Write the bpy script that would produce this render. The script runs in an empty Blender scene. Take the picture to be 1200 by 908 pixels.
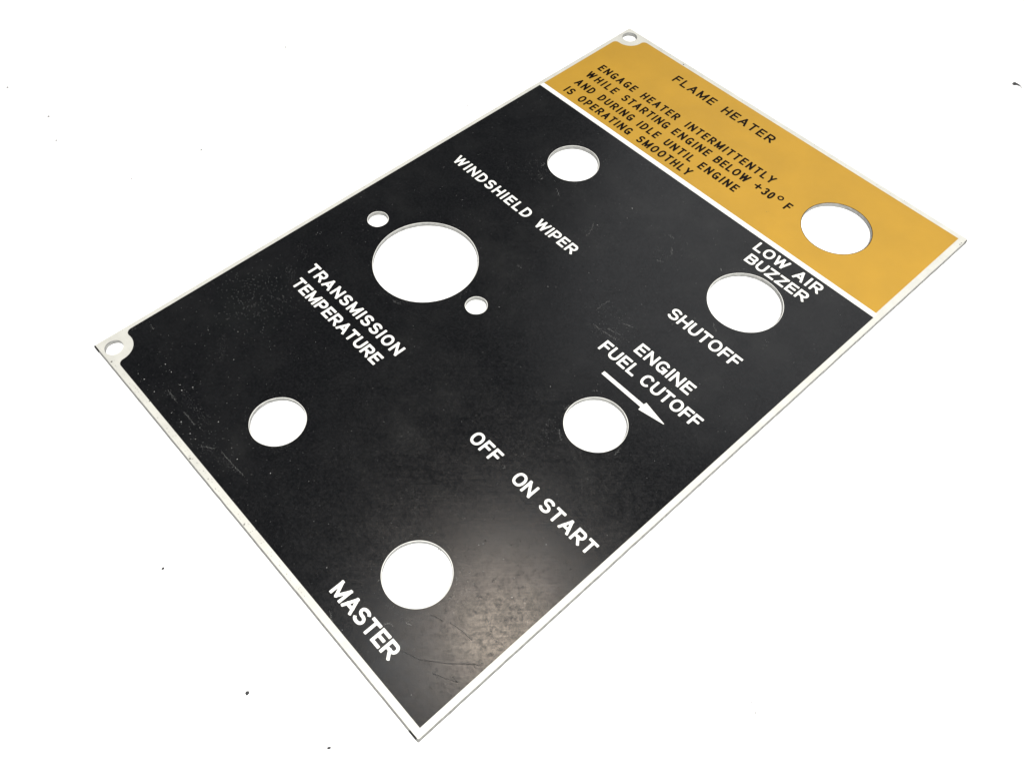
import bpy, bmesh, math, random
import numpy as np
from mathutils import Matrix, Vector

random.seed(7)
MM = 0.001
scene = bpy.context.scene
col = scene.collection

# ------------------------------------------------------------------ camera
# World frame: x along the plate's short side, y along its long side, z up, table top at z = 0.
R = ((0.67576329, 0.73707942, 0.00760999), (0.61512843, -0.55820852, -0.55679463), (-0.4061539, 0.38094249, -0.83061533))
cam_data = bpy.data.cameras.new('camera')
cam = bpy.data.objects.new('camera', cam_data)
col.objects.link(cam)
rot = Matrix(R).transposed() @ Matrix(((1, 0, 0), (0, -1, 0), (0, 0, -1)))
cam.matrix_world = Matrix.Translation((198.765 * MM, -18.044 * MM, (215.377 + 1.5) * MM)) @ rot.to_4x4()
cam_data.sensor_width = 36.0
cam_data.lens = 1062.184 * 36.0 / 1200.0
cam_data.clip_start = 0.005
cam_data.clip_end = 50
scene.camera = cam

# ------------------------------------------------------------------ light
world = bpy.data.worlds.new('World')
scene.world = world
world.use_nodes = True
bg = world.node_tree.nodes['Background']
bg.inputs[0].default_value = (0.93, 0.97, 1.0, 1)
bg.inputs[1].default_value = 0.14


def area(name, pos, target, sx, sy, power, color):
    d = bpy.data.lights.new(name, 'AREA')
    d.shape = 'RECTANGLE'
    d.size, d.size_y = sx, sy
    d.energy = power
    d.color = color
    o = bpy.data.objects.new(name, d)
    col.objects.link(o)
    o.location = pos
    o.rotation_euler = (Vector(target) - Vector(pos)).to_track_quat('-Z', 'Y').to_euler()
    return o


def from_plate(px, py, d, dist):
    v = Vector(d).normalized() * dist
    return (px * MM + v.x, py * MM + v.y, v.z)


area('key_softbox', (0.42, -0.03, 0.66), (0.11, 0.09, 0), 0.34, 0.34, 12.0, (1.0, 0.99, 0.965))
area('wall_fill_light', from_plate(125, 165, (-0.21, 0.66, 0.71), 1.6), (0.125, 0.165, 0), 1.05, 0.75, 2.15, (0.985, 0.99, 1.0))  # unseen area light added for the pale wall's sheen on the black
# the ceiling lights whose soft reflection shows beside MASTER: both face straight down
area('ceiling_lamp', (-0.215, 0.345, 1.4), (-0.215, 0.345001, 0), 0.11, 0.17, 1.5, (1.0, 0.80, 0.61)).rotation_euler = (0, 0, 0.5)
area('ceiling_panel', (-0.26, 0.345, 1.45), (-0.26, 0.345001, 0), 0.26, 0.44, 1.25, (0.93, 0.97, 1.0)).rotation_euler = (0, 0, 0)

vs = scene.view_settings
vs.view_transform = 'Standard'
vs.look = 'None'
vs.exposure = 0.0
vs.gamma = 1.0
vs.use_curve_mapping = False


# ------------------------------------------------------------------ materials
def new_mat(name):
    m = bpy.data.materials.new(name)
    m.use_nodes = True
    nt = m.node_tree
    return m, nt, nt.nodes['Principled BSDF']


def N(nt, kind, **kw):
    n = nt.nodes.new(kind)
    for k, v in kw.items():
        if isinstance(v, (int, float, tuple)) and k in n.inputs.keys():
            n.inputs[k].default_value = v
        else:
            setattr(n, k, v)
    return n


def coords(nt, scale=(1, 1, 1), rotz=0.0, loc=(0, 0, 0)):
    tc = nt.nodes.new('ShaderNodeTexCoord')
    mp = nt.nodes.new('ShaderNodeMapping')
    mp.inputs['Rotation'].default_value = (0, 0, rotz)
    mp.inputs['Scale'].default_value = scale
    mp.inputs['Location'].default_value = loc
    nt.links.new(tc.outputs['Object'], mp.inputs['Vector'])
    return mp.outputs['Vector']


def rotated(nt, angle, scale):
    """object coordinates turned by angle, then stretched"""
    a = coords(nt, rotz=angle)
    mp = nt.nodes.new('ShaderNodeMapping')
    mp.inputs['Scale'].default_value = scale
    nt.links.new(a, mp.inputs['Vector'])
    return mp.outputs['Vector']


def noise(nt, vec, scale, detail=3.0, rough=0.55):
    n = nt.nodes.new('ShaderNodeTexNoise')
    n.inputs['Scale'].default_value = scale
    n.inputs['Detail'].default_value = detail
    n.inputs['Roughness'].default_value = rough
    nt.links.new(vec, n.inputs['Vector'])
    return n.outputs['Fac']


def ramp(nt, fac, a, b, lo=0.0, hi=1.0):
    n = nt.nodes.new('ShaderNodeMapRange')
    n.inputs['From Min'].default_value = a
    n.inputs['From Max'].default_value = b
    n.inputs['To Min'].default_value = lo
    n.inputs['To Max'].default_value = hi
    nt.links.new(fac, n.inputs['Value'])
    return n.outputs['Result']


def math_(nt, op, a, b):
    n = nt.nodes.new('ShaderNodeMath')
    n.operation = op
    for i, v in enumerate((a, b)):
        if isinstance(v, (int, float)):
            n.inputs[i].default_value = v
        else:
            nt.links.new(v, n.inputs[i])
    return n.outputs[0]


def mix(nt, fac, a, b):
    n = nt.nodes.new('ShaderNodeMix')
    n.data_type = 'RGBA'
    nt.links.new(fac, n.inputs['Factor'])
    for s, v in ((6, a), (7, b)):
        if isinstance(v, tuple):
            n.inputs[s].default_value = (*v, 1)
        else:
            nt.links.new(v, n.inputs[s])
    return n.outputs[2]


def bump(nt, bsdf, height, strength, dist):
    b = nt.nodes.new('ShaderNodeBump')
    b.inputs['Strength'].default_value = strength
    b.inputs['Distance'].default_value = dist
    nt.links.new(height, b.inputs['Height'])
    nt.links.new(b.outputs['Normal'], bsdf.inputs['Normal'])


# white table top
m_table, nt, p = new_mat('white_table')
v = coords(nt)
nt.links.new(mix(nt, noise(nt, v, 30.0), (0.86, 0.86, 0.86), (0.84, 0.84, 0.845)), p.inputs['Base Color'])
p.inputs['Roughness'].default_value = 0.75
p.inputs['Specular IOR Level'].default_value = 0.1
bump(nt, p, noise(nt, v, 2500.0), 0.15, 0.0001)

# bare aluminium of the plate
m_metal, nt, p = new_mat('worn_aluminium')
v = coords(nt)
streak = noise(nt, rotated(nt, 0.0, (60, 2500, 400)), 1.0, 3.0)
blot = noise(nt, v, 220.0, 4.0, 0.6)
c = mix(nt, ramp(nt, blot, 0.35, 0.7), (0.55, 0.545, 0.50), (0.49, 0.485, 0.445))
c = mix(nt, ramp(nt, streak, 0.55, 0.85, 0.0, 0.35), c, (0.34, 0.34, 0.32))
nt.links.new(c, p.inputs['Base Color'])
p.inputs['Metallic'].default_value = 0.15
p.inputs['Roughness'].default_value = 0.5
bump(nt, p, streak, 0.15, 0.00003)

m_edge, nt, p = new_mat('shaded_sheared_edge')  # sheared sides of the same aluminium, their shade put into a darker colour
v = coords(nt)
e1 = noise(nt, rotated(nt, 0.0, (900, 900, 200)), 1.0, 4.0)
nt.links.new(mix(nt, ramp(nt, e1, 0.35, 0.7), (0.20, 0.20, 0.185), (0.10, 0.10, 0.09)), p.inputs['Base Color'])
p.inputs['Roughness'].default_value = 0.55

m_bore, nt, p = new_mat('shaded_bore_wall')  # hole walls, grey of their shade put into the base colour
v = coords(nt)
e1 = noise(nt, rotated(nt, 0.0, (700, 700, 2500)), 1.0, 4.0)
nt.links.new(mix(nt, ramp(nt, e1, 0.35, 0.7), (0.30, 0.30, 0.285), (0.13, 0.13, 0.125)), p.inputs['Base Color'])
p.inputs['Roughness'].default_value = 0.5

# lettering and lines left bright in the print
m_white, nt, p = new_mat('off_white_lettering')
v = coords(nt)
nt.links.new(mix(nt, ramp(nt, noise(nt, v, 400.0, 4.0), 0.4, 0.75), (0.72, 0.715, 0.68), (0.64, 0.635, 0.60)), p.inputs['Base Color'])
p.inputs['Roughness'].default_value = 0.5

# satin black print: brushed grain, dust film, fine specks
BR = 0.85                      # grain runs across the plate at this angle
m_black, nt, p = new_mat('satin_black_print')
v = coords(nt)
grain = noise(nt, rotated(nt, -BR, (60, 3600, 300)), 1.0, 4.0, 0.6)
cloud = noise(nt, v, 28.0, 6.0, 0.62)
cloud2 = noise(nt, coords(nt, loc=(0.4, 0.1, 0)), 75.0, 7.0, 0.7)
fine = noise(nt, v, 3200.0, 2.0, 0.7)
smudge = noise(nt, coords(nt, loc=(0.2, 0.7, 0)), 85.0, 8.0, 0.75)
film = math_(nt, 'MULTIPLY', ramp(nt, cloud, 0.42, 0.85), ramp(nt, cloud2, 0.35, 0.80))
c = mix(nt, film, (0.0018, 0.0020, 0.0025), (0.028, 0.028, 0.027))
vor = nt.nodes.new('ShaderNodeTexVoronoi')
vor.inputs['Scale'].default_value = 420.0
nt.links.new(v, vor.inputs['Vector'])
sp = math_(nt, 'MULTIPLY', ramp(nt, vor.outputs['Distance'], 0.17, 0.05), ramp(nt, cloud2, 0.5, 0.66))
c = mix(nt, math_(nt, 'MULTIPLY', sp, 0.55), c, (0.05, 0.05, 0.048))
c = mix(nt, ramp(nt, noise(nt, v, 1700.0, 3.0, 0.75), 0.42, 0.78), c, (0.009, 0.009, 0.010))
nt.links.new(c, p.inputs['Base Color'])
speck_r = noise(nt, coords(nt, loc=(0.9, 0.3, 0)), 900.0, 5.0, 0.8)
rr = math_(nt, 'ADD', ramp(nt, grain, 0.3, 0.7, 0.09, 0.14), math_(nt, 'ADD', ramp(nt, smudge, 0.25, 0.80, 0.0, 0.09), ramp(nt, speck_r, 0.42, 0.70, 0.0, 0.12)))
nt.links.new(rr, p.inputs['Roughness'])
p.inputs['IOR'].default_value = 1.45
bump(nt, p, math_(nt, 'ADD', math_(nt, 'MULTIPLY', grain, 0.5), math_(nt, 'MULTIPLY', fine, 1.0)), 0.5, 0.00002)

# gold anodised print
m_gold, nt, p = new_mat('gold_print')
v = coords(nt)
g1 = noise(nt, v, 60.0, 4.0, 0.6)
g2 = noise(nt, v, 900.0, 2.0, 0.6)
c = mix(nt, ramp(nt, g1, 0.3, 0.7), (0.395, 0.222, 0.020), (0.350, 0.198, 0.019))
c = mix(nt, ramp(nt, g2, 0.55, 0.8, 0.0, 0.25), c, (0.36, 0.20, 0.022))
nt.links.new(c, p.inputs['Base Color'])
p.inputs['Roughness'].default_value = 0.42
bump(nt, p, g2, 0.1, 0.00002)


def plain(name, rgb, rough, var=0.25, scale=700.0):
    m, nt, p = new_mat(name)
    v = coords(nt)
    nt.links.new(mix(nt, noise(nt, v, scale), tuple(x * (1 - var) for x in rgb), tuple(x * (1 + var) for x in rgb)), p.inputs['Base Color'])
    p.inputs['Roughness'].default_value = rough
    return m


m_ink = plain('black_ink', (0.003, 0.0015, 0.0008), 0.3)
m_ink.node_tree.nodes['Principled BSDF'].inputs['Specular IOR Level'].default_value = 0.1
m_scratch = plain('pale_scuff', (0.22, 0.22, 0.21), 0.7, 0.7, 1800.0)
m_dust = plain('pale_dust', (0.26, 0.26, 0.25), 0.8, 0.5, 3000.0)
m_haze = plain('grey_rub', (0.10, 0.10, 0.097), 0.6, 0.7, 1500.0)
m_gouge = plain('dark_scuff', (0.003, 0.003, 0.003), 0.9)
m_nick = plain('grimy_nick', (0.05, 0.045, 0.04), 0.8, 0.6, 2500.0)
m_wear = plain('dull_wear', (0.20, 0.14, 0.035), 0.7, 0.3, 2500.0)
m_dirt = plain('dark_dirt', (0.03, 0.03, 0.032), 0.9, 0.4, 1500.0)
m_lint = plain('grey_dust', (0.16, 0.16, 0.16), 0.9, 0.3, 1500.0)


def link(name, mesh, mat, parent=None, **props):
    o = bpy.data.objects.new(name, mesh)
    col.objects.link(o)
    if mat and not mesh.materials:
        mesh.materials.append(mat)
    if parent:
        o.parent = parent
    for k, v in props.items():
        o[k] = v
    return o


# ------------------------------------------------------------------ table
bm = bmesh.new()
bmesh.ops.create_grid(bm, x_segments=8, y_segments=8, size=2.0)
me = bpy.data.meshes.new('table_top')
bm.to_mesh(me)
bm.free()
link('table_top', me, m_table, kind='structure')

# ------------------------------------------------------------------ plate
TH = 1.5                                   # mm, the plate's thickness
PW_, PH_ = 150.0, 228.66
HOLES = [(39.41, 158.88, 8.71), (39.84, 92.94, 16.54), (15.39, 92.98, 3.29), (64.0, 92.99, 3.30), (58.02, 24.74, 7.83),
         (118.46, 201.07, 11.34), (118.25, 154.85, 11.53), (118.23, 89.71, 8.90), (118.99, 25.01, 8.94),
         (3.89, 224.62, 2.77), (4.47, 3.75, 2.67)]

plate = bpy.data.objects.new('instrument_panel_plate', None)
col.objects.link(plate)
plate.empty_display_size = 0.02
plate['label'] = 'flat metal instrument panel plate, black and gold print with round holes, lying on white table'
plate['category'] = 'panel plate'


def circle(cx, cy, r, n=96, wob=0.0):
    ph = random.random() * 6.28
    return [(cx + (r + wob * math.sin(3 * a + ph)) * math.cos(a), cy + (r + wob * math.sin(5 * a + ph)) * math.sin(a))
            for a in (2 * math.pi * i / n for i in range(n))]


def filled(name, loops, z0, z1, mat, bevel=0.0, parent=plate, **props):
    """loops in mm (first the outline, then holes) -> solid between z0 and z1"""
    cu = bpy.data.curves.new(name, 'CURVE')
    cu.dimensions = '2D'
    cu.fill_mode = 'BOTH'
    for lp in loops:
        s = cu.splines.new('POLY')
        s.points.add(len(lp) - 1)
        for q, (x, y) in zip(s.points, lp):
            q.co = (x, y, 0, 1)
        s.use_cyclic_u = True
    cu.extrude = (z1 - z0) / 2 - bevel
    cu.bevel_depth = bevel
    cu.bevel_resolution = 2
    cu.offset = -bevel
    tmp = bpy.data.objects.new('tmp', cu)
    col.objects.link(tmp)
    dg = bpy.context.evaluated_depsgraph_get()
    me = bpy.data.meshes.new_from_object(tmp.evaluated_get(dg), depsgraph=dg)
    bpy.data.objects.remove(tmp)
    bpy.data.curves.remove(cu)
    me.name = name
    me.transform(Matrix.Scale(MM, 4) @ Matrix.Translation((0, 0, (z0 + z1) / 2)))
    me.materials.clear()
    return link(name, me, mat, parent, **props)


def outline(x0, y0, x1, y1, rc=0.35, step=3.0, wob=0.05):
    """sheared edge: corners a little rounded, sides very slightly uneven"""
    pts = []
    cs = [(x0 + rc, y0 + rc, 180), (x1 - rc, y0 + rc, 270), (x1 - rc, y1 - rc, 0), (x0 + rc, y1 - rc, 90)]
    for i, (cx, cy, a0) in enumerate(cs):
        for k in range(5):
            a = math.radians(a0 + 22.5 * k)
            pts.append((cx + rc * math.cos(a), cy + rc * math.sin(a)))
        nx, ny, na = cs[(i + 1) % 4]
        a = math.radians(a0 + 90)
        p0 = (cx + rc * math.cos(a), cy + rc * math.sin(a))
        p1 = (nx + rc * math.cos(a), ny + rc * math.sin(a))
        L = math.dist(p0, p1)
        n = int(L / step)
        for k in range(1, n):
            t = k / n
            w = random.uniform(-wob, wob * 0.3)
            pts.append((p0[0] + (p1[0] - p0[0]) * t + w * math.cos(a), p0[1] + (p1[1] - p0[1]) * t + w * math.sin(a)))
    return pts


body = filled('plate_body', [outline(0, 0, PW_, PH_)] + [circle(x, y, r, 96, 0.03) for x, y, r in HOLES], 0.0, TH, m_metal, bevel=0.08)
for v in body.data.vertices:                 # the shear left the two near sides leaning outwards
    if v.co.z < (TH - 0.12) * MM:
        if v.co.y < 0.3 * MM:
            v.co.y -= 0.36 * MM
        if v.co.x > 149.7 * MM:
            v.co.x += 0.26 * MM
body.data.update()
body.data.materials.append(m_edge)
body.data.materials.append(m_bore)
for f in body.data.polygons:
    if f.normal.z < 0.85:
        x, y = f.center.x / MM, f.center.y / MM
        f.material_index = 2 if 0.8 < x < PW_ - 0.8 and 0.8 < y < PH_ - 0.8 else 1


def notch(c, Rn, rf, ex, ey, sx, sy):
    """corner of a print area hollowed round a screw hole; ex, ey the straight edges, sx, sy point into the area.
    returns points from the edge x=ex to the edge y=ey"""
    fx = ex + sx * rf
    dy = math.sqrt((Rn + rf) ** 2 - (fx - c[0]) ** 2)
    f1 = (fx, c[1] + sy * dy)
    fy = ey + sy * rf
    dx = math.sqrt((Rn + rf) ** 2 - (fy - c[1]) ** 2)
    f2 = (c[0] + sx * dx, fy)

    def arc(o, r, a0, a1, n):
        d = (a1 - a0 + math.pi) % (2 * math.pi) - math.pi
        return [(o[0] + r * math.cos(a0 + d * i / n), o[1] + r * math.sin(a0 + d * i / n)) for i in range(n + 1)]
    ang = lambda a, b: math.atan2(b[1] - a[1], b[0] - a[0])
    pts = arc(f1, rf, math.pi if sx > 0 else 0, ang(f1, c), 8)
    pts += arc(c, Rn, ang(c, f1), ang(c, f2), 20)[1:]
    pts += arc(f2, rf, ang(f2, c), -math.pi / 2 if sy > 0 else math.pi / 2, 8)[1:]
    return pts


ZB = TH + 0.05                              # top of the print films
RING = 0.20
bl = notch((4.47, 3.75), 5.6, 1.7, 1.5, 1.95, 1, 1)
black_out = bl + [(148.25, 1.95), (148.25, 179.0), (1.5, 179.0)]
filled('black_print', [black_out] + [circle(x, y, r + RING, 96, 0.04) for i, (x, y, r) in enumerate(HOLES) if i not in (5, 9, 10)],
       TH - 0.02, ZB, m_black)
for i in (0, 1, 2, 3, 4, 6, 7, 8):
    x, y, r = HOLES[i]
    filled('hole_rim', [circle(x, y, r + 0.17, 96, 0.02), circle(x, y, r + 0.03, 96)], TH - 0.02, TH + 0.03, m_white)  # bare chamfer, its highlight laid in as a near-white ring
tl = notch((3.89, 224.62), 5.6, 1.7, 1.65, 226.65, 1, -1)
gold_out = [(1.65, 181.0), (147.75, 181.0), (147.75, 226.65)] + tl[::-1]
filled('gold_print', [gold_out, circle(118.46, 201.07, 11.34 + 0.05)], TH - 0.02, ZB, m_gold)
filled('hole_rim_line', [circle(118.46, 201.07, 11.34 + 0.20), circle(118.46, 201.07, 11.34 + 0.02)], ZB - 0.02, ZB + 0.012, m_ink)


# ------------------------------------------------------------------ lettering
def arcpts(cx, cy, rx, ry, a0, a1, n=22, e=2.25):
    out = []
    for i in range(n + 1):
        a = math.radians(a0 + (a1 - a0) * i / n)
        c, s = math.cos(a), math.sin(a)
        out.append((cx + rx * math.copysign(abs(c) ** (2 / e), c), cy + ry * math.copysign(abs(s) ** (2 / e), s)))
    return out


RELW = dict(A=1.12, B=1.02, C=1.06, D=1.03, E=0.92, F=0.88, G=1.10, H=1.03, L=0.86, M=1.26, N=1.06, O=1.12, P=0.98,
            R=1.03, S=1.0, T=0.97, U=1.02, W=1.48, Y=1.08, Z=0.98)


def gwidth(ch, w, r):
    if ch == 'I':
        return 2 * r
    if ch in '30':
        return w * 0.84
    return RELW[ch] * w


def glyph(ch, w, r):
    """centre lines of a letter of height 1 and width w; 's' straight, 'c' round"""
    x0, x1, y0, y1 = r, w - r, r, 1 - r
    xm, ym = (x0 + x1) / 2, 0.5
    W = x1 - x0
    s, c = [], []
    if ch == 'I':
        s = [[(r, y0), (r, y1)]]
    elif ch in 'EF':
        s = [[(x0, y0), (x0, y1)], [(x0, y1), (x1, y1)], [(x0, ym + .02), (x0 + W * 0.9, ym + .02)]]
        if ch == 'E':
            s.append([(x0, y0), (x1, y0)])
    elif ch == 'L':
        s = [[(x0, y0), (x0, y1)], [(x0, y0), (x1, y0)]]
    elif ch == 'T':
        s = [[(xm, y0), (xm, y1)], [(x0, y1), (x1, y1)]]
    elif ch == 'H':
        s = [[(x0, y0), (x0, y1)], [(x1, y0), (x1, y1)], [(x0, ym), (x1, ym)]]
    elif ch == 'N':
        s = [[(x0, y0), (x0, y1)], [(x1, y0), (x1, y1)]]
        c = [[(x0, y1), (x1, y0)]]
    elif ch == 'M':
        s = [[(x0, y0), (x0, y1)], [(x1, y0), (x1, y1)]]
        c = [[(x0, y1), (xm, y0 + .05), (x1, y1)]]
    elif ch == 'W':
        c = [[(x0, y1), (x0 + W * .25, y0), (xm, y1 - .02), (x0 + W * .75, y0), (x1, y1)]]
    elif ch == 'A':
        c = [[(x0, y0), (xm, y1), (x1, y0)]]
        t = 0.30
        s = [[(x0 + (xm - x0) * t, y0 + (y1 - y0) * t), (x1 - (xm - x0) * t, y0 + (y1 - y0) * t)]]
    elif ch == 'Y':
        c = [[(x0, y1), (xm, ym - .06), (x1, y1)]]
        s = [[(xm, y0), (xm, ym - .06)]]
    elif ch == 'Z':
        s = [[(x0, y1), (x1, y1)], [(x0, y0), (x1, y0)]]
        c = [[(x1, y1), (x0, y0)]]
    elif ch == 'U':
        yb = y0 + min(W / 2, .36)
        s = [[(x0, yb), (x0, y1)], [(x1, yb), (x1, y1)]]
        c = [arcpts(xm, yb, W / 2, yb - y0, 180, 360)]
    elif ch == 'D':
        k = x0 + W * .32
        s = [[(x0, y0), (x0, y1)]]
        c = [[(x0, y1)] + arcpts(k, .5, x1 - k, .5 - r, 90, -90) + [(x0, y0)]]
    elif ch in 'PR':
        yl = 0.46 if ch == 'R' else 0.43
        k = x1 - min((y1 - yl) / 2 * 1.05, W * .6)
        s = [[(x0, y0), (x0, y1)]]
        c = [[(x0, y1)] + arcpts(k, (y1 + yl) / 2, x1 - k, (y1 - yl) / 2, 90, -90) + [(x0, yl)]]
        if ch == 'R':
            c.append([(x0 + W * .48, yl), (x1, y0)])
    elif ch == 'B':
        yl = 0.53
        k = x1 - .03 - min((y1 - yl) / 2, W * .6)
        k2 = x1 - min((yl - y0) / 2, W * .6)
        s = [[(x0, y0), (x0, y1)]]
        c = [[(x0, y1)] + arcpts(k, (y1 + yl) / 2, x1 - .03 - k, (y1 - yl) / 2, 90, -90) + [(x0, yl)],
             [(x0, yl)] + arcpts(k2, (yl + y0) / 2, x1 - k2, (yl - y0) / 2, 90, -90) + [(x0, y0)]]
    elif ch in 'O0':
        c = [arcpts(xm, .5, W / 2, .5 - r, 0, 360, 44)]
    elif ch == 'C':
        c = [arcpts(xm, .5, W / 2, .5 - r, 38, 322, 36)]
    elif ch == 'G':
        c = [arcpts(xm, .5, W / 2, .5 - r, 38, 325, 36) + [(x1, .44)]]
        s = [[(xm + W * .08, .44), (x1, .44)], [(x1, .44), (x1, y0 + .02)]]
    elif ch == 'S':
        t, b = (y1 - .52) / 2, (.52 - y0) / 2
        c = [arcpts(xm, y1 - t, W / 2 * .96, t, 22, 262, 26) + arcpts(xm, y0 + b, W / 2, b, 82, -158, 26)]
    elif ch == '3':
        t, b = (y1 - .54) / 2, (.54 - y0) / 2
        c = [arcpts(xm, y1 - t, W / 2 * .95, t, 160, -90, 26), arcpts(xm, y0 + b, W / 2, b, 90, -160, 26)]
    return s, c


def seg_sdf(X, Y, p, q, r, rc):
    dx, dy = q[0] - p[0], q[1] - p[1]
    L = math.hypot(dx, dy) or 1e-9
    ux, uy = dx / L, dy / L
    mx, my = (p[0] + q[0]) / 2, (p[1] + q[1]) / 2
    u = np.abs((X - mx) * ux + (Y - my) * uy) - (L / 2 + r) + rc
    v = np.abs(-(X - mx) * uy + (Y - my) * ux) - r + rc
    return np.hypot(np.maximum(u, 0), np.maximum(v, 0)) + np.minimum(np.maximum(u, v), 0) - rc


def sdf_polys(f, nx, ny, h, ox, oy):
    """polygons covering f < 0 on a grid (marching squares; full cells of a row are merged)"""
    V, F, idx = [], [], {}

    def vert(x, y):
        k = (round(x, 7), round(y, 7))
        if k not in idx:
            idx[k] = len(V)
            V.append((x, y))
        return idx[k]
    inside = f < 0
    for j in range(ny - 1):
        i = 0
        while i < nx - 1:
            b = (inside[j, i], inside[j, i + 1], inside[j + 1, i + 1], inside[j + 1, i])
            if all(b):
                k = i
                while k < nx - 1 and inside[j, k + 1] and inside[j + 1, k + 1]:
                    k += 1
                F.append([vert(ox + i * h, oy + j * h), vert(ox + k * h, oy + j * h),
                          vert(ox + k * h, oy + (j + 1) * h), vert(ox + i * h, oy + (j + 1) * h)])
                i = k
                continue
            if any(b):
                cs = [(i, j), (i + 1, j), (i + 1, j + 1), (i, j + 1)]
                poly = []
                for a in range(4):
                    c0, c1 = cs[a], cs[(a + 1) % 4]
                    f0, f1 = f[c0[1], c0[0]], f[c1[1], c1[0]]
                    if f0 < 0:
                        poly.append(vert(ox + c0[0] * h, oy + c0[1] * h))
                    if (f0 < 0) != (f1 < 0):
                        t = f0 / (f0 - f1)
                        poly.append(vert(ox + (c0[0] + (c1[0] - c0[0]) * t) * h, oy + (c0[1] + (c1[1] - c0[1]) * t) * h))
                if len(set(poly)) >= 3:
                    F.append(poly)
            i += 1
    return V, F


cache = {}


def letter(ch, w, r, soft):
    key = (ch, round(w, 4), round(r, 4), soft)
    if key in cache:
        return cache[key]
    s, c = glyph(ch, w, r)
    h = 1 / 44.0
    nx, ny = int((w + 4 * h) / h) + 3, int((1 + 4 * h) / h) + 3
    ox = oy = -2.5 * h
    X, Y = np.meshgrid(ox + np.arange(nx) * h, oy + np.arange(ny) * h)
    f = np.full(X.shape, 9.0)
    for ln in s:
        f = np.minimum(f, seg_sdf(X, Y, ln[0], ln[1], r, r * soft))
    for ln in c:
        g = np.full(X.shape, 9.0)
        diagonal = len(ln) <= 5                 # straight slanting strokes: square ends cut level with the line
        for a, b in zip(ln, ln[1:]):
            g = np.minimum(g, seg_sdf(X, Y, a, b, r, r * (0.25 if diagonal else 0.999)))
        if diagonal:
            g = np.maximum(g, np.maximum(-Y, Y - 1))
        elif ch in 'CSG3':                      # open curves end squarely
            for e, n in ((ln[0], ln[1]), (ln[-1], ln[-2])):
                if ch == 'G' and e is ln[-1]:
                    continue
                L = math.dist(e, n) or 1e-9
                d = ((X - e[0]) * (e[0] - n[0]) + (Y - e[1]) * (e[1] - n[1])) / L
                near = np.hypot(X - e[0], Y - e[1]) < 1.6 * r
                g = np.where(near, np.maximum(g, d - 0.35 * r), g)
        f = np.minimum(f, g)
    cache[key] = sdf_polys(f, nx, ny, h, ox, oy)
    return cache[key]


ZL = ZB + 0.02


def lettering(words, y, cap, w, stroke, mat, label, soft=0.25, extra=None):
    """words = [(text, x start, x end)], one baseline; one mesh for the line"""
    V, F = [], []
    r = stroke / cap / 2
    for text, xa, xb in words:
        ws = [gwidth(ch, w, r) * cap for ch in text]
        gap = (xb - xa - sum(ws)) / max(1, len(text) - 1)
        print('LETTERS', text, 'gap', round(gap, 2), 'width', round(w * cap, 2))
        x = xa
        for ch, wd in zip(text, ws):
            vv, ff = letter(ch, wd / cap, r, soft)
            o = len(V)
            jy = random.uniform(-0.02, 0.02)
            V += [((x + a * cap) * MM, (y + jy + b * cap) * MM, ZL * MM) for a, b in vv]
            F += [[i + o for i in q] for q in ff]
            x += wd + gap
    if extra:
        for vv, ff in extra:
            o = len(V)
            V += [(a * MM, b * MM, ZL * MM) for a, b in vv]
            F += [[i + o for i in q] for q in ff]
    me = bpy.data.meshes.new('lettering')
    me.from_pydata(V, [], F)
    me.update()
    return link('lettering', me, mat, plate, label=label)


def shape_mm(fn, x0, y0, x1, y1, h):
    nx, ny = int((x1 - x0) / h) + 2, int((y1 - y0) / h) + 2
    X, Y = np.meshgrid(x0 + np.arange(nx) * h, y0 + np.arange(ny) * h)
    return sdf_polys(fn(X, Y), nx, ny, h, x0, y0)


GW, GS = 0.59, 0.72
deg = shape_mm(lambda X, Y: np.abs(np.hypot(X - 97.75, Y - 198.4) - 0.85) - 0.28, 96, 196.8, 99.5, 200.2, 0.07)
plus = shape_mm(lambda X, Y: np.minimum(seg_sdf(X, Y, (88.1, 197.15), (90.3, 197.15), 0.34, 0.2),
                                        seg_sdf(X, Y, (89.2, 196.05), (89.2, 198.25), 0.34, 0.2)), 87, 195, 91.5, 199.5, 0.08)
lettering([('FLAME', 32.2, 51.45), ('HEATER', 55.7, 78.4)], 217.0, 4.15, 0.72, 0.76, m_ink, 'black lettering FLAME HEATER')
lettering([('ENGAGE', 9.1, 27.2), ('HEATER', 30.7, 48.1), ('INTERMITTENTLY', 52.2, 91.3)], 201.2, 3.75, GW, GS, m_ink,
          'black lettering ENGAGE HEATER INTERMITTENTLY')
lettering([('WHILE', 8.7, 23.4), ('STARTING', 26.8, 48.8), ('ENGINE', 51.3, 67.85), ('BELOW', 70.5, 85.1), ('30', 91.4, 95.75), ('F', 100.9, 103.0)],
          195.15, 3.8, GW, GS, m_ink, 'black lettering WHILE STARTING ENGINE BELOW +30° F', extra=[deg, plus])
lettering([('AND', 9.1, 17.8), ('DURING', 21.0, 37.55), ('IDLE', 40.4, 49.85), ('UNTIL', 53.1, 65.8), ('ENGINE', 68.95, 85.35)],
          188.85, 3.75, GW, GS, m_ink, 'black lettering AND DURING IDLE UNTIL ENGINE')
lettering([('IS', 9.4, 13.1), ('OPERATING', 16.4, 42.0), ('SMOOTHLY', 45.6, 69.7)], 183.0, 3.75, GW, GS, m_ink,
          'black lettering IS OPERATING SMOOTHLY')

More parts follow.
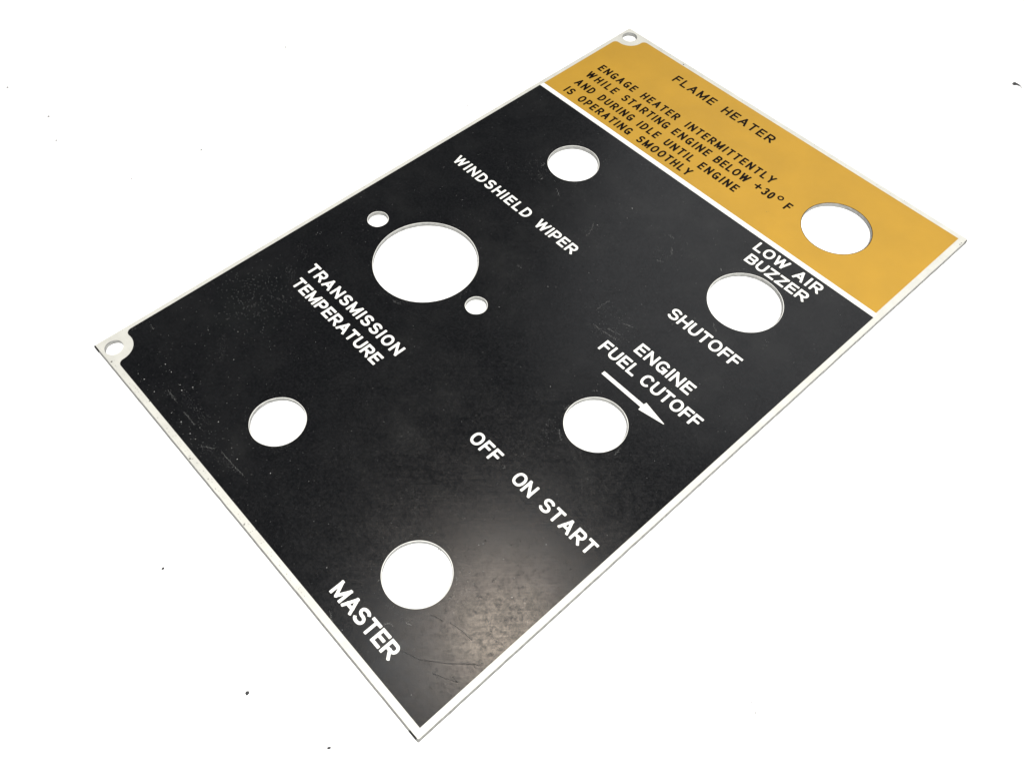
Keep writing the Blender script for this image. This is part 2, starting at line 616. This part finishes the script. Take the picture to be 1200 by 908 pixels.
WS = 0.77
lettering([('LOW', 105.75, 118.2), ('AIR', 121.4, 131.15)], 173.6, 4.2, 0.78, WS, m_white, 'white lettering LOW AIR')
lettering([('BUZZER', 106.9, 130.1)], 167.75, 4.15, 0.82, WS, m_white, 'white lettering BUZZER')
lettering([('SHUTOFF', 105.4, 131.85)], 133.0, 4.45, 0.76, WS, m_white, 'white lettering SHUTOFF')
lettering([('ENGINE', 107.9, 129.05)], 115.85, 4.25, 0.79, WS, m_white, 'white lettering ENGINE')
lettering([('FUEL', 100.1, 113.95), ('CUTOFF', 116.3, 137.7)], 108.85, 4.35, 0.75, WS, m_white, 'white lettering FUEL CUTOFF')
lettering([('OFF', 97.9, 108.35), ('ON', 115.0, 122.35), ('START', 125.7, 144.5)], 60.1, 4.25, 0.75, WS, m_white, 'white lettering OFF ON START')
lettering([('WINDSHIELD', 10.6, 47.4), ('WIPER', 51.2, 68.6)], 128.75, 4.15, 0.76, 0.76, m_white, 'white lettering WINDSHIELD WIPER')
lettering([('TRANSMISSION', 17.5, 62.4)], 62.8, 4.05, 0.79, 0.80, m_white, 'white lettering TRANSMISSION')
lettering([('TEMPERATURE', 19.2, 60.65)], 56.1, 4.05, 0.79, 0.80, m_white, 'white lettering TEMPERATURE')
lettering([('MASTER', 107.75, 131.3)], 5.95, 4.4, 0.77, 0.84, m_white, 'white lettering MASTER')

# the arrow under FUEL CUTOFF
filled('arrow', [[(107.3, 103.15), (122.75, 103.1), (122.85, 102.05), (131.0, 103.65), (131.0, 103.85), (122.9, 105.35), (122.8, 104.4), (107.3, 104.4)]],
       ZB - 0.02, ZL, m_white, label='white arrow pointing along the plate')

filled('divider_line', [[(1.5, 179.12), (148.2, 179.12), (148.2, 180.9), (1.65, 180.9)]], TH - 0.02, ZB - 0.01, m_white)

# ------------------------------------------------------------------ wear
MARKS = {'light': [[(89.71, 119.36), (89.71, 122.33), (90.0, 124.65)], [(117.09, 141.29), (118.91, 139.93), (119.88,
    139.57)], [(104.3, 160.0), (105.22, 158.91)], [(63.48, 144.48), (65.59, 141.16), (66.33, 138.06)], [(67.41,
    158.35), (68.1, 158.23)], [(44.25, 146.04), (47.42, 144.16)], [(88.03, 154.91), (90.23, 152.46)], [(88.6,
    147.43), (90.35, 148.3)], [(83.75, 158.45), (86.11, 158.28)], [(49.88, 105.68), (52.65, 103.96)], [(45.35,
    75.34), (48.4, 76.23)], [(28.34, 7.67), (33.92, 7.37)], [(37.53, 7.12), (43.5, 7.03)], [(50.68, 4.77), (53.87,
    7.09)], [(56.04, 7.88), (65.95, 8.24)], [(109.61, 97.01), (110.7, 97.99)], [(128.65, 86.18), (128.45, 87.56),
    (128.07, 89.14)], [(112.59, 81.03), (115.39, 78.8)], [(111.26, 60.97), (111.12, 62.19)], [(108.91, 79.46),
    (110.0, 79.41)], [(123.55, 10.9), (124.14, 12.02), (125.42, 12.32)], [(92.98, 114.2), (98.6, 114.66), (101.63,
    115.17)], [(111.82, 3.14), (115.17, 1.71)], [(126.71, 15.0), (128.35, 15.54)], [(127.09, 31.35), (126.12,
    31.62)], [(4.3, 15.83), (6.4, 15.76)], [(98.79, 121.09), (101.97, 122.19)], [(11.21, 124.14), (11.28,
    124.85)], [(27.32, 118.34), (27.1, 119.27)], [(60.48, 113.15), (62.16, 113.42)], [(33.03, 149.6), (33.09,
    151.55)], [(37.65, 144.81), (37.53, 146.51)], [(97.04, 116.27), (101.39, 117.26)], [(109.01, 86.69), (108.76,
    88.96)]], 'dark': [[(108.48, 55.6), (110.97, 55.07)], [(139.51, 30.31), (142.14, 29.08), (143.83, 28.12),
    (145.59, 28.2)], [(129.28, 20.68), (131.21, 21.52), (132.7, 21.89)], [(133.99, 22.98), (137.56, 23.74),
    (140.97, 24.06)], [(131.42, 9.91), (136.19, 11.8), (140.92, 15.77), (147.23, 22.09)], [(140.73, 11.98),
    (143.26, 13.27), (146.04, 14.85)], [(133.18, 37.36), (133.21, 39.06)], [(108.63, 61.79), (110.62, 61.24)],
    [(121.82, 58.7), (123.19, 58.35)], [(146.33, 14.87), (144.31, 15.01)], [(123.75, 43.45), (123.66, 44.41)],
    [(102.67, 47.47), (102.65, 48.98)], [(145.42, 20.71), (146.61, 20.21)], [(117.26, 33.18), (118.39, 33.37)]]}
DUST = [(20.0, 11.76, 1), (23.54, 11.63, 1), (20.52, 4.53, 1.2), (17.65, 4.24, 0.8), (26.25, 4.51, 0.9), (29.08,
    11.11, 0.8), (31.07, 10.47, 1.2), (32.29, 13.34, 1), (35.78, 4.35, 0.9), (40.19, 4.83, 1.1), (45.25, 7.72,
    0.8), (45.1, 4.69, 1), (47.59, 4.79, 0.8), (47.11, 12.45, 1.1), (60.65, 9.8, 1), (70.32, 14.01, 1.1), (79.25,
    20.19, 0.6), (24.05, 33.82, 0.8), (31.84, 27.31, 0.8), (42.64, 48.67, 0.6), (17.56, 27.6, 0.6), (7.15, 74.8,
    0.7), (8.16, 75.08, 0.5), (7.82, 75.82, 0.5), (7.48, 74.05, 0.5), (14.23, 54.18, 0.7), (73.27, 114.27, 0.7),
    (67.77, 158.17, 1), (33.12, 150.32, 0.8), (37.74, 145.52, 0.8), (92.46, 62.59, 0.6), (123.51, 41.61, 0.7),
    (123.98, 42.65, 0.6), (135.06, 54.46, 0.7), (137.17, 93.19, 0.6), (139.33, 87.78, 0.5), (141.19, 5.15, 0.6),
    (102.36, 9.25, 0.7), (113.88, 16.85, 0.6), (117.9, 2.51, 0.7), (119.84, -5.21, 0.5), (113.36, 35.58, 0.6),
    (97.64, 130.6, 0.6), (65.3, 144.22, 0.8), (69.71, 153.66, 0.6), (142.07, 125.66, 0.5), (142.34, 147.57, 0.6),
    (128.83, 121.48, 0.5), (79.64, 54.34, 0.4), (69.31, 47.21, 0.5), (44.12, 41.53, 0.5), (79.44, 3.34, 0.5),
    (89.88, 4.15, 0.4), (69.28, -0.53, 0.4), (100.63, 89.08, 0.8), (139.58, 38.44, 0.6), (121.27, 28.99, 0.7),
    (130.63, 43.71, 0.6), (104.76, 159.46, 0.7), (86.09, 61.44, 0.5), (69.19, 97.7, 0.6), (89.84, 87.41, 0.5),
    (77.86, 127.62, 0.6)]
NICKS = [(65.49, 2.4), (51.89, -0.24), (32.9, 3.07), (18.16, 2.59), (51.97, 0.24), (8.69, 0.2), (8.61, 0.79), (102.25,
    6.44), (60.55, 0.77), (84.56, 179.69), (85.23, 179.55), (78.28, -1.89), (20.41, 223.09), (20.98, 222.95),
    (150.5, 225.65), (150.43, 224.76), (85.49, 180.12), (72.68, 225.58), (29.07, 227.38), (28.09, 1.81), (41.54,
    2.0), (81.48, 1.98), (91.34, 5.76)]


SCUFFS = [[(91.5, 113.5), (98.6, 114.6), (103.5, 116.2)], [(86.0, 117.5), (92.0, 121.5)], [(28.5, 147.5), (30.0, 150.5)], [(37.5, 143.0), (36.0, 148.0)],
          [(57.2, 96.5), (57.6, 90.0)], [(40.0, 74.8), (50.0, 78.5)], [(12.0, 60.0), (20.0, 57.0)], [(6.0, 68.0), (14.0, 66.0)],
          [(66.5, 23.0), (65.0, 18.0)], [(111.0, 76.5), (108.8, 82.0)], [(106.0, 160.0), (112.0, 166.5)], [(85.0, 152.0), (92.0, 149.5)],
          [(63.0, 138.0), (66.5, 144.0)], [(129.0, 26.0), (131.0, 34.0)], [(120.0, 14.5), (128.0, 15.8)], [(30.0, 10.5), (46.0, 9.5)],
          [(50.0, 5.0), (64.0, 7.5)], [(22.0, 30.0), (30.0, 24.0)], [(100.0, 40.0), (108.0, 34.0)], [(134.0, 60.0), (140.0, 66.0)]]


def stroke_mesh(name, lines, mat, z, wmin, wmax, frag=1, spread=0.16):
    """thin ragged marks: each line becomes several short tapering slivers"""
    V, F = [], []
    for ln in lines:
        for a, b in zip(ln, ln[1:]):
            L = math.dist(a, b)
            n = max(1, int(L / 0.5)) * frag
            ux, uy = (b[0] - a[0]) / (L or 1), (b[1] - a[1]) / (L or 1)
            for k in range(n):
                t0, t1 = k / n, (k + random.uniform(.6, 1.15)) / n
                if frag > 1 and random.random() < .3:
                    continue
                off = random.gauss(0, spread if frag > 1 else .03)
                w = random.uniform(wmin, wmax)
                x0, y0 = a[0] + (b[0] - a[0]) * t0 - uy * off, a[1] + (b[1] - a[1]) * t0 + ux * off
                x1, y1 = a[0] + (b[0] - a[0]) * t1 - uy * off, a[1] + (b[1] - a[1]) * t1 + ux * off
                xm, ym = (x0 + x1) / 2, (y0 + y1) / 2
                zz = z + random.uniform(0, .004)
                o = len(V)
                V += [(x * MM, y * MM, zz * MM) for x, y in ((x0, y0), (xm + uy * w / 2, ym - ux * w / 2), (x1, y1), (xm - uy * w / 2, ym + ux * w / 2))]
                F.append((o, o + 1, o + 2, o + 3))
    me = bpy.data.meshes.new(name)
    me.from_pydata(V, [], F)
    return link(name, me, mat, plate, kind='stuff')


def blob_mesh(name, dots, mat, z, k=1.0, parent=plate):
    V, F = [], []
    for x, y, s in dots:
        n = 7
        r = 0.16 * s * k
        o = len(V)
        V.append((x * MM, y * MM, (z + 0.06) * MM))
        ph = random.random() * 6
        for i in range(n):
            a = ph + 6.283 * i / n
            rr = r * random.uniform(.55, 1.25)
            V.append(((x + rr * math.cos(a)) * MM, (y + rr * math.sin(a)) * MM, z * MM))
        F += [(o, o + 1 + i, o + 1 + (i + 1) % n) for i in range(n)]
    me = bpy.data.meshes.new(name)
    me.from_pydata(V, [], F)
    return link(name, me, mat, parent, kind='stuff')


stroke_mesh('pale_scratches', MARKS['light'], m_scratch, ZL + 0.005, .05, .20, 6)
stroke_mesh('broad_scuffs', SCUFFS, m_haze, ZL + 0.002, .05, .16, 9, 0.8)
stroke_mesh('dark_scratches', MARKS['dark'], m_gouge, ZL + 0.012, .14, .32, 1)
blob_mesh('dust_specks', [d for d in DUST if 2 < d[1] < 178], m_dust, ZL + 0.01)


def free(x, y):
    return all(math.hypot(x - a, y - b) > c + .5 for a, b, c in HOLES)


# fine dust, thicker towards the lower left and beside the holes
fd = []
while len(fd) < 800:
    x, y = random.uniform(3, 147), random.uniform(3, 178)
    if random.random() < 0.25 + 0.75 * math.exp(-((x - 35) / 35) ** 2 - ((y - 10) / 18) ** 2) and free(x, y):
        fd.append((x, y, random.choice((.18, .22, .25, .3, .45))))
for hx, hy, hr in (HOLES[0], HOLES[1], HOLES[4], HOLES[7], HOLES[8]):
    for k in range(45):
        a = random.random() * 6.283
        d = hr + .6 + abs(random.gauss(0, 1.3))
        fd.append((hx + d * math.cos(a), hy + d * math.sin(a), random.uniform(.15, .4)))
for cx, cy, sx, sy, n in ((17, 46, 9, 8, 420), (34, 148.5, 3.2, 2.2, 70), (47, 6, 14, 4, 160), (112, 78, 2.0, 2.5, 40), (98, 118, 4.5, 4, 90), (88, 152, 5, 5, 60)):
    for k in range(n):
        fd.append((random.gauss(cx, sx), random.gauss(cy, sy), random.choice((.22, .28, .34, .4))))
fd = [d for d in fd if 2.5 < d[0] < 147 and not (d[0] < 11 and d[1] < 11) and 2 < d[1] < 178 and free(d[0], d[1])]
blob_mesh('fine_dust', fd, m_scratch, ZL + 0.014)

gw = [(33.5, 187.2, 1.6), (34.2, 186.6, 1.2), (49.5, 189.5, 1.2), (50.4, 190.4, 1.0), (24.0, 181.9, .8), (98.5, 190.0, .9), (99.0, 190.6, .7)]
for k in range(70):
    x, y = random.uniform(4, 146), random.uniform(182, 225)
    if free(x, y):
        gw.append((x, y, random.uniform(.2, .5)))
blob_mesh('print_wear', gw, m_wear, ZB + 0.004)
nk = [(min(max(x, 0.5), 149.5), min(max(y, 0.5), 228.1), random.uniform(1.0, 1.9)) for x, y in NICKS]
for k in range(150):                         # grime along the bare left and far edges
    if random.random() < .55:
        nk.append((random.uniform(8, 105), random.uniform(.35, 1.5), random.uniform(.3, .8)))
    elif random.random() < .5:
        nk.append((random.uniform(8, 148), random.uniform(227.2, 228.3), random.uniform(.3, .8)))
    else:
        nk.append((random.uniform(.35, 1.1), random.uniform(8, 222), random.uniform(.3, .7)))
blob_mesh('edge_grime', nk, m_nick, TH + 0.004)
# dark chips in the corners of the cut edge
filled('corner_chip', [[(147.0, -0.34), (149.4, -0.34), (149.5, 0.06), (147.1, 0.02)]], 0.5, TH + 0.01, m_gouge)
filled('corner_chip', [[(0.1, -0.40), (2.2, -0.38), (2.1, 0.05), (0.1, 0.06)]], 0.4, TH + 0.01, m_gouge)
filled('corner_chip', [[(149.9, 226.6), (150.04, 226.6), (150.04, 228.3), (149.85, 228.0)]], 0.4, TH + 0.01, m_gouge)


# ------------------------------------------------------------------ dirt on the table
def speck(name, x, y, size, elong, ang, mat, label, group=None):
    bm = bmesh.new()
    bmesh.ops.create_icosphere(bm, subdivisions=2, radius=size / 2 * MM * (0.8 if mat is m_lint else 1.0))
    for v in bm.verts:
        k = random.uniform(.75, 1.25)
        v.co.x *= elong * k
        v.co.y *= k
        v.co.z *= .45
    bmesh.ops.translate(bm, verts=bm.verts, vec=(0, 0, size * .15 * MM))
    me = bpy.data.meshes.new(name)
    bm.to_mesh(me)
    bm.free()
    o = link(name, me, mat, None, label=label, category='speck of dirt')
    o.location = (x * MM, y * MM, 0)
    o.rotation_euler = (0, 0, ang)
    return o


# hooked crumb beyond the far side
bm = bmesh.new()
path = [(-0.2, -1.5, .75), (-0.55, -.2, .9), (.5, 1.0, .65), (1.6, 1.6, .5), (2.7, 1.8, .3)]
prev = None
for x, y, r in path:
    ring = [bm.verts.new(((x + r * math.cos(a)) * MM * .8, (y + r * .6 * math.cos(a + 1)) * MM * .8, (.45 + .4 * r * math.sin(a)) * MM))
            for a in (6.283 * i / 8 for i in range(8))]
    if prev:
        for i in range(8):
            bm.faces.new((prev[i], prev[(i + 1) % 8], ring[(i + 1) % 8], ring[i]))
    else:
        bm.faces.new(ring[::-1])
    prev = ring
bm.faces.new(prev)
bmesh.ops.recalc_face_normals(bm, faces=bm.faces)
me = bpy.data.meshes.new('dirt_crumb')
bm.to_mesh(me)
bm.free()
o = link('dirt_crumb', me, m_dirt, None, label='dark hooked crumb on the white table at the far upper right', category='speck of dirt')
o.location = (119.2 * MM, 312.6 * MM, 0)
o.rotation_euler = (0, 0, -0.75)

SP = [
    (114.6, -22.8, .95, 1.1, .3, m_dirt, 'largest dark speck on the white table left of MASTER, below the near left edge'),
    (137.4, -15.9, .55, 1.7, 1.0, m_dirt, 'small dark elongated speck on the table just left of the nearest plate corner'),
    (74.0, -21.3, .75, 1.0, 0, m_dirt, 'round dark speck on the white table beside the middle of the left edge'),
    (-129.6, 33.7, .8, 1.2, 0, m_lint, 'grey speck at the far left border of the picture'),
    (-104.7, 37.4, .9, 1.1, .6, m_lint, 'upper of two grey specks on the table at upper left'),
    (-91.2, 33.5, .8, 1.0, 0, m_lint, 'lower of two grey specks on the table at upper left'),
    (-9.0, 152.8, .55, 1.1, 0, m_lint, 'faint speck on the table close to the upper left edge of the plate'),
    (195.9, 63.0, .5, 1.0, 0, m_lint, 'upper of two tiny specks close together at lower right of the table'),
    (197.9, 61.8, .5, 1.0, 0, m_lint, 'lower of two tiny specks close together at lower right of the table'),
    (-81.2, 123.2, .75, 1.1, 0, m_lint, 'tiny grey speck on the table near the top, left of the plate'),
    (-53.2, 68.5, .7, 1.8, 2.2, m_lint, 'short grey fibre like speck on the table between left corner and top'),
    (-56.6, 43.3, .6, 1.0, 0, m_lint, 'tiny grey speck on the table above the left plate corner'),
    (82.7, 254.7, .35, 2.2, .4, m_lint, 'faint short fibre on the table beyond the gold end'),
    (93.6, 276.1, .35, 1.0, 0, m_lint, 'faint speck on the table between the gold end and the hooked crumb'),
]
for s in SP:
    speck('dirt_speck', s[0], s[1], s[2], s[3], s[4], s[5], s[6])
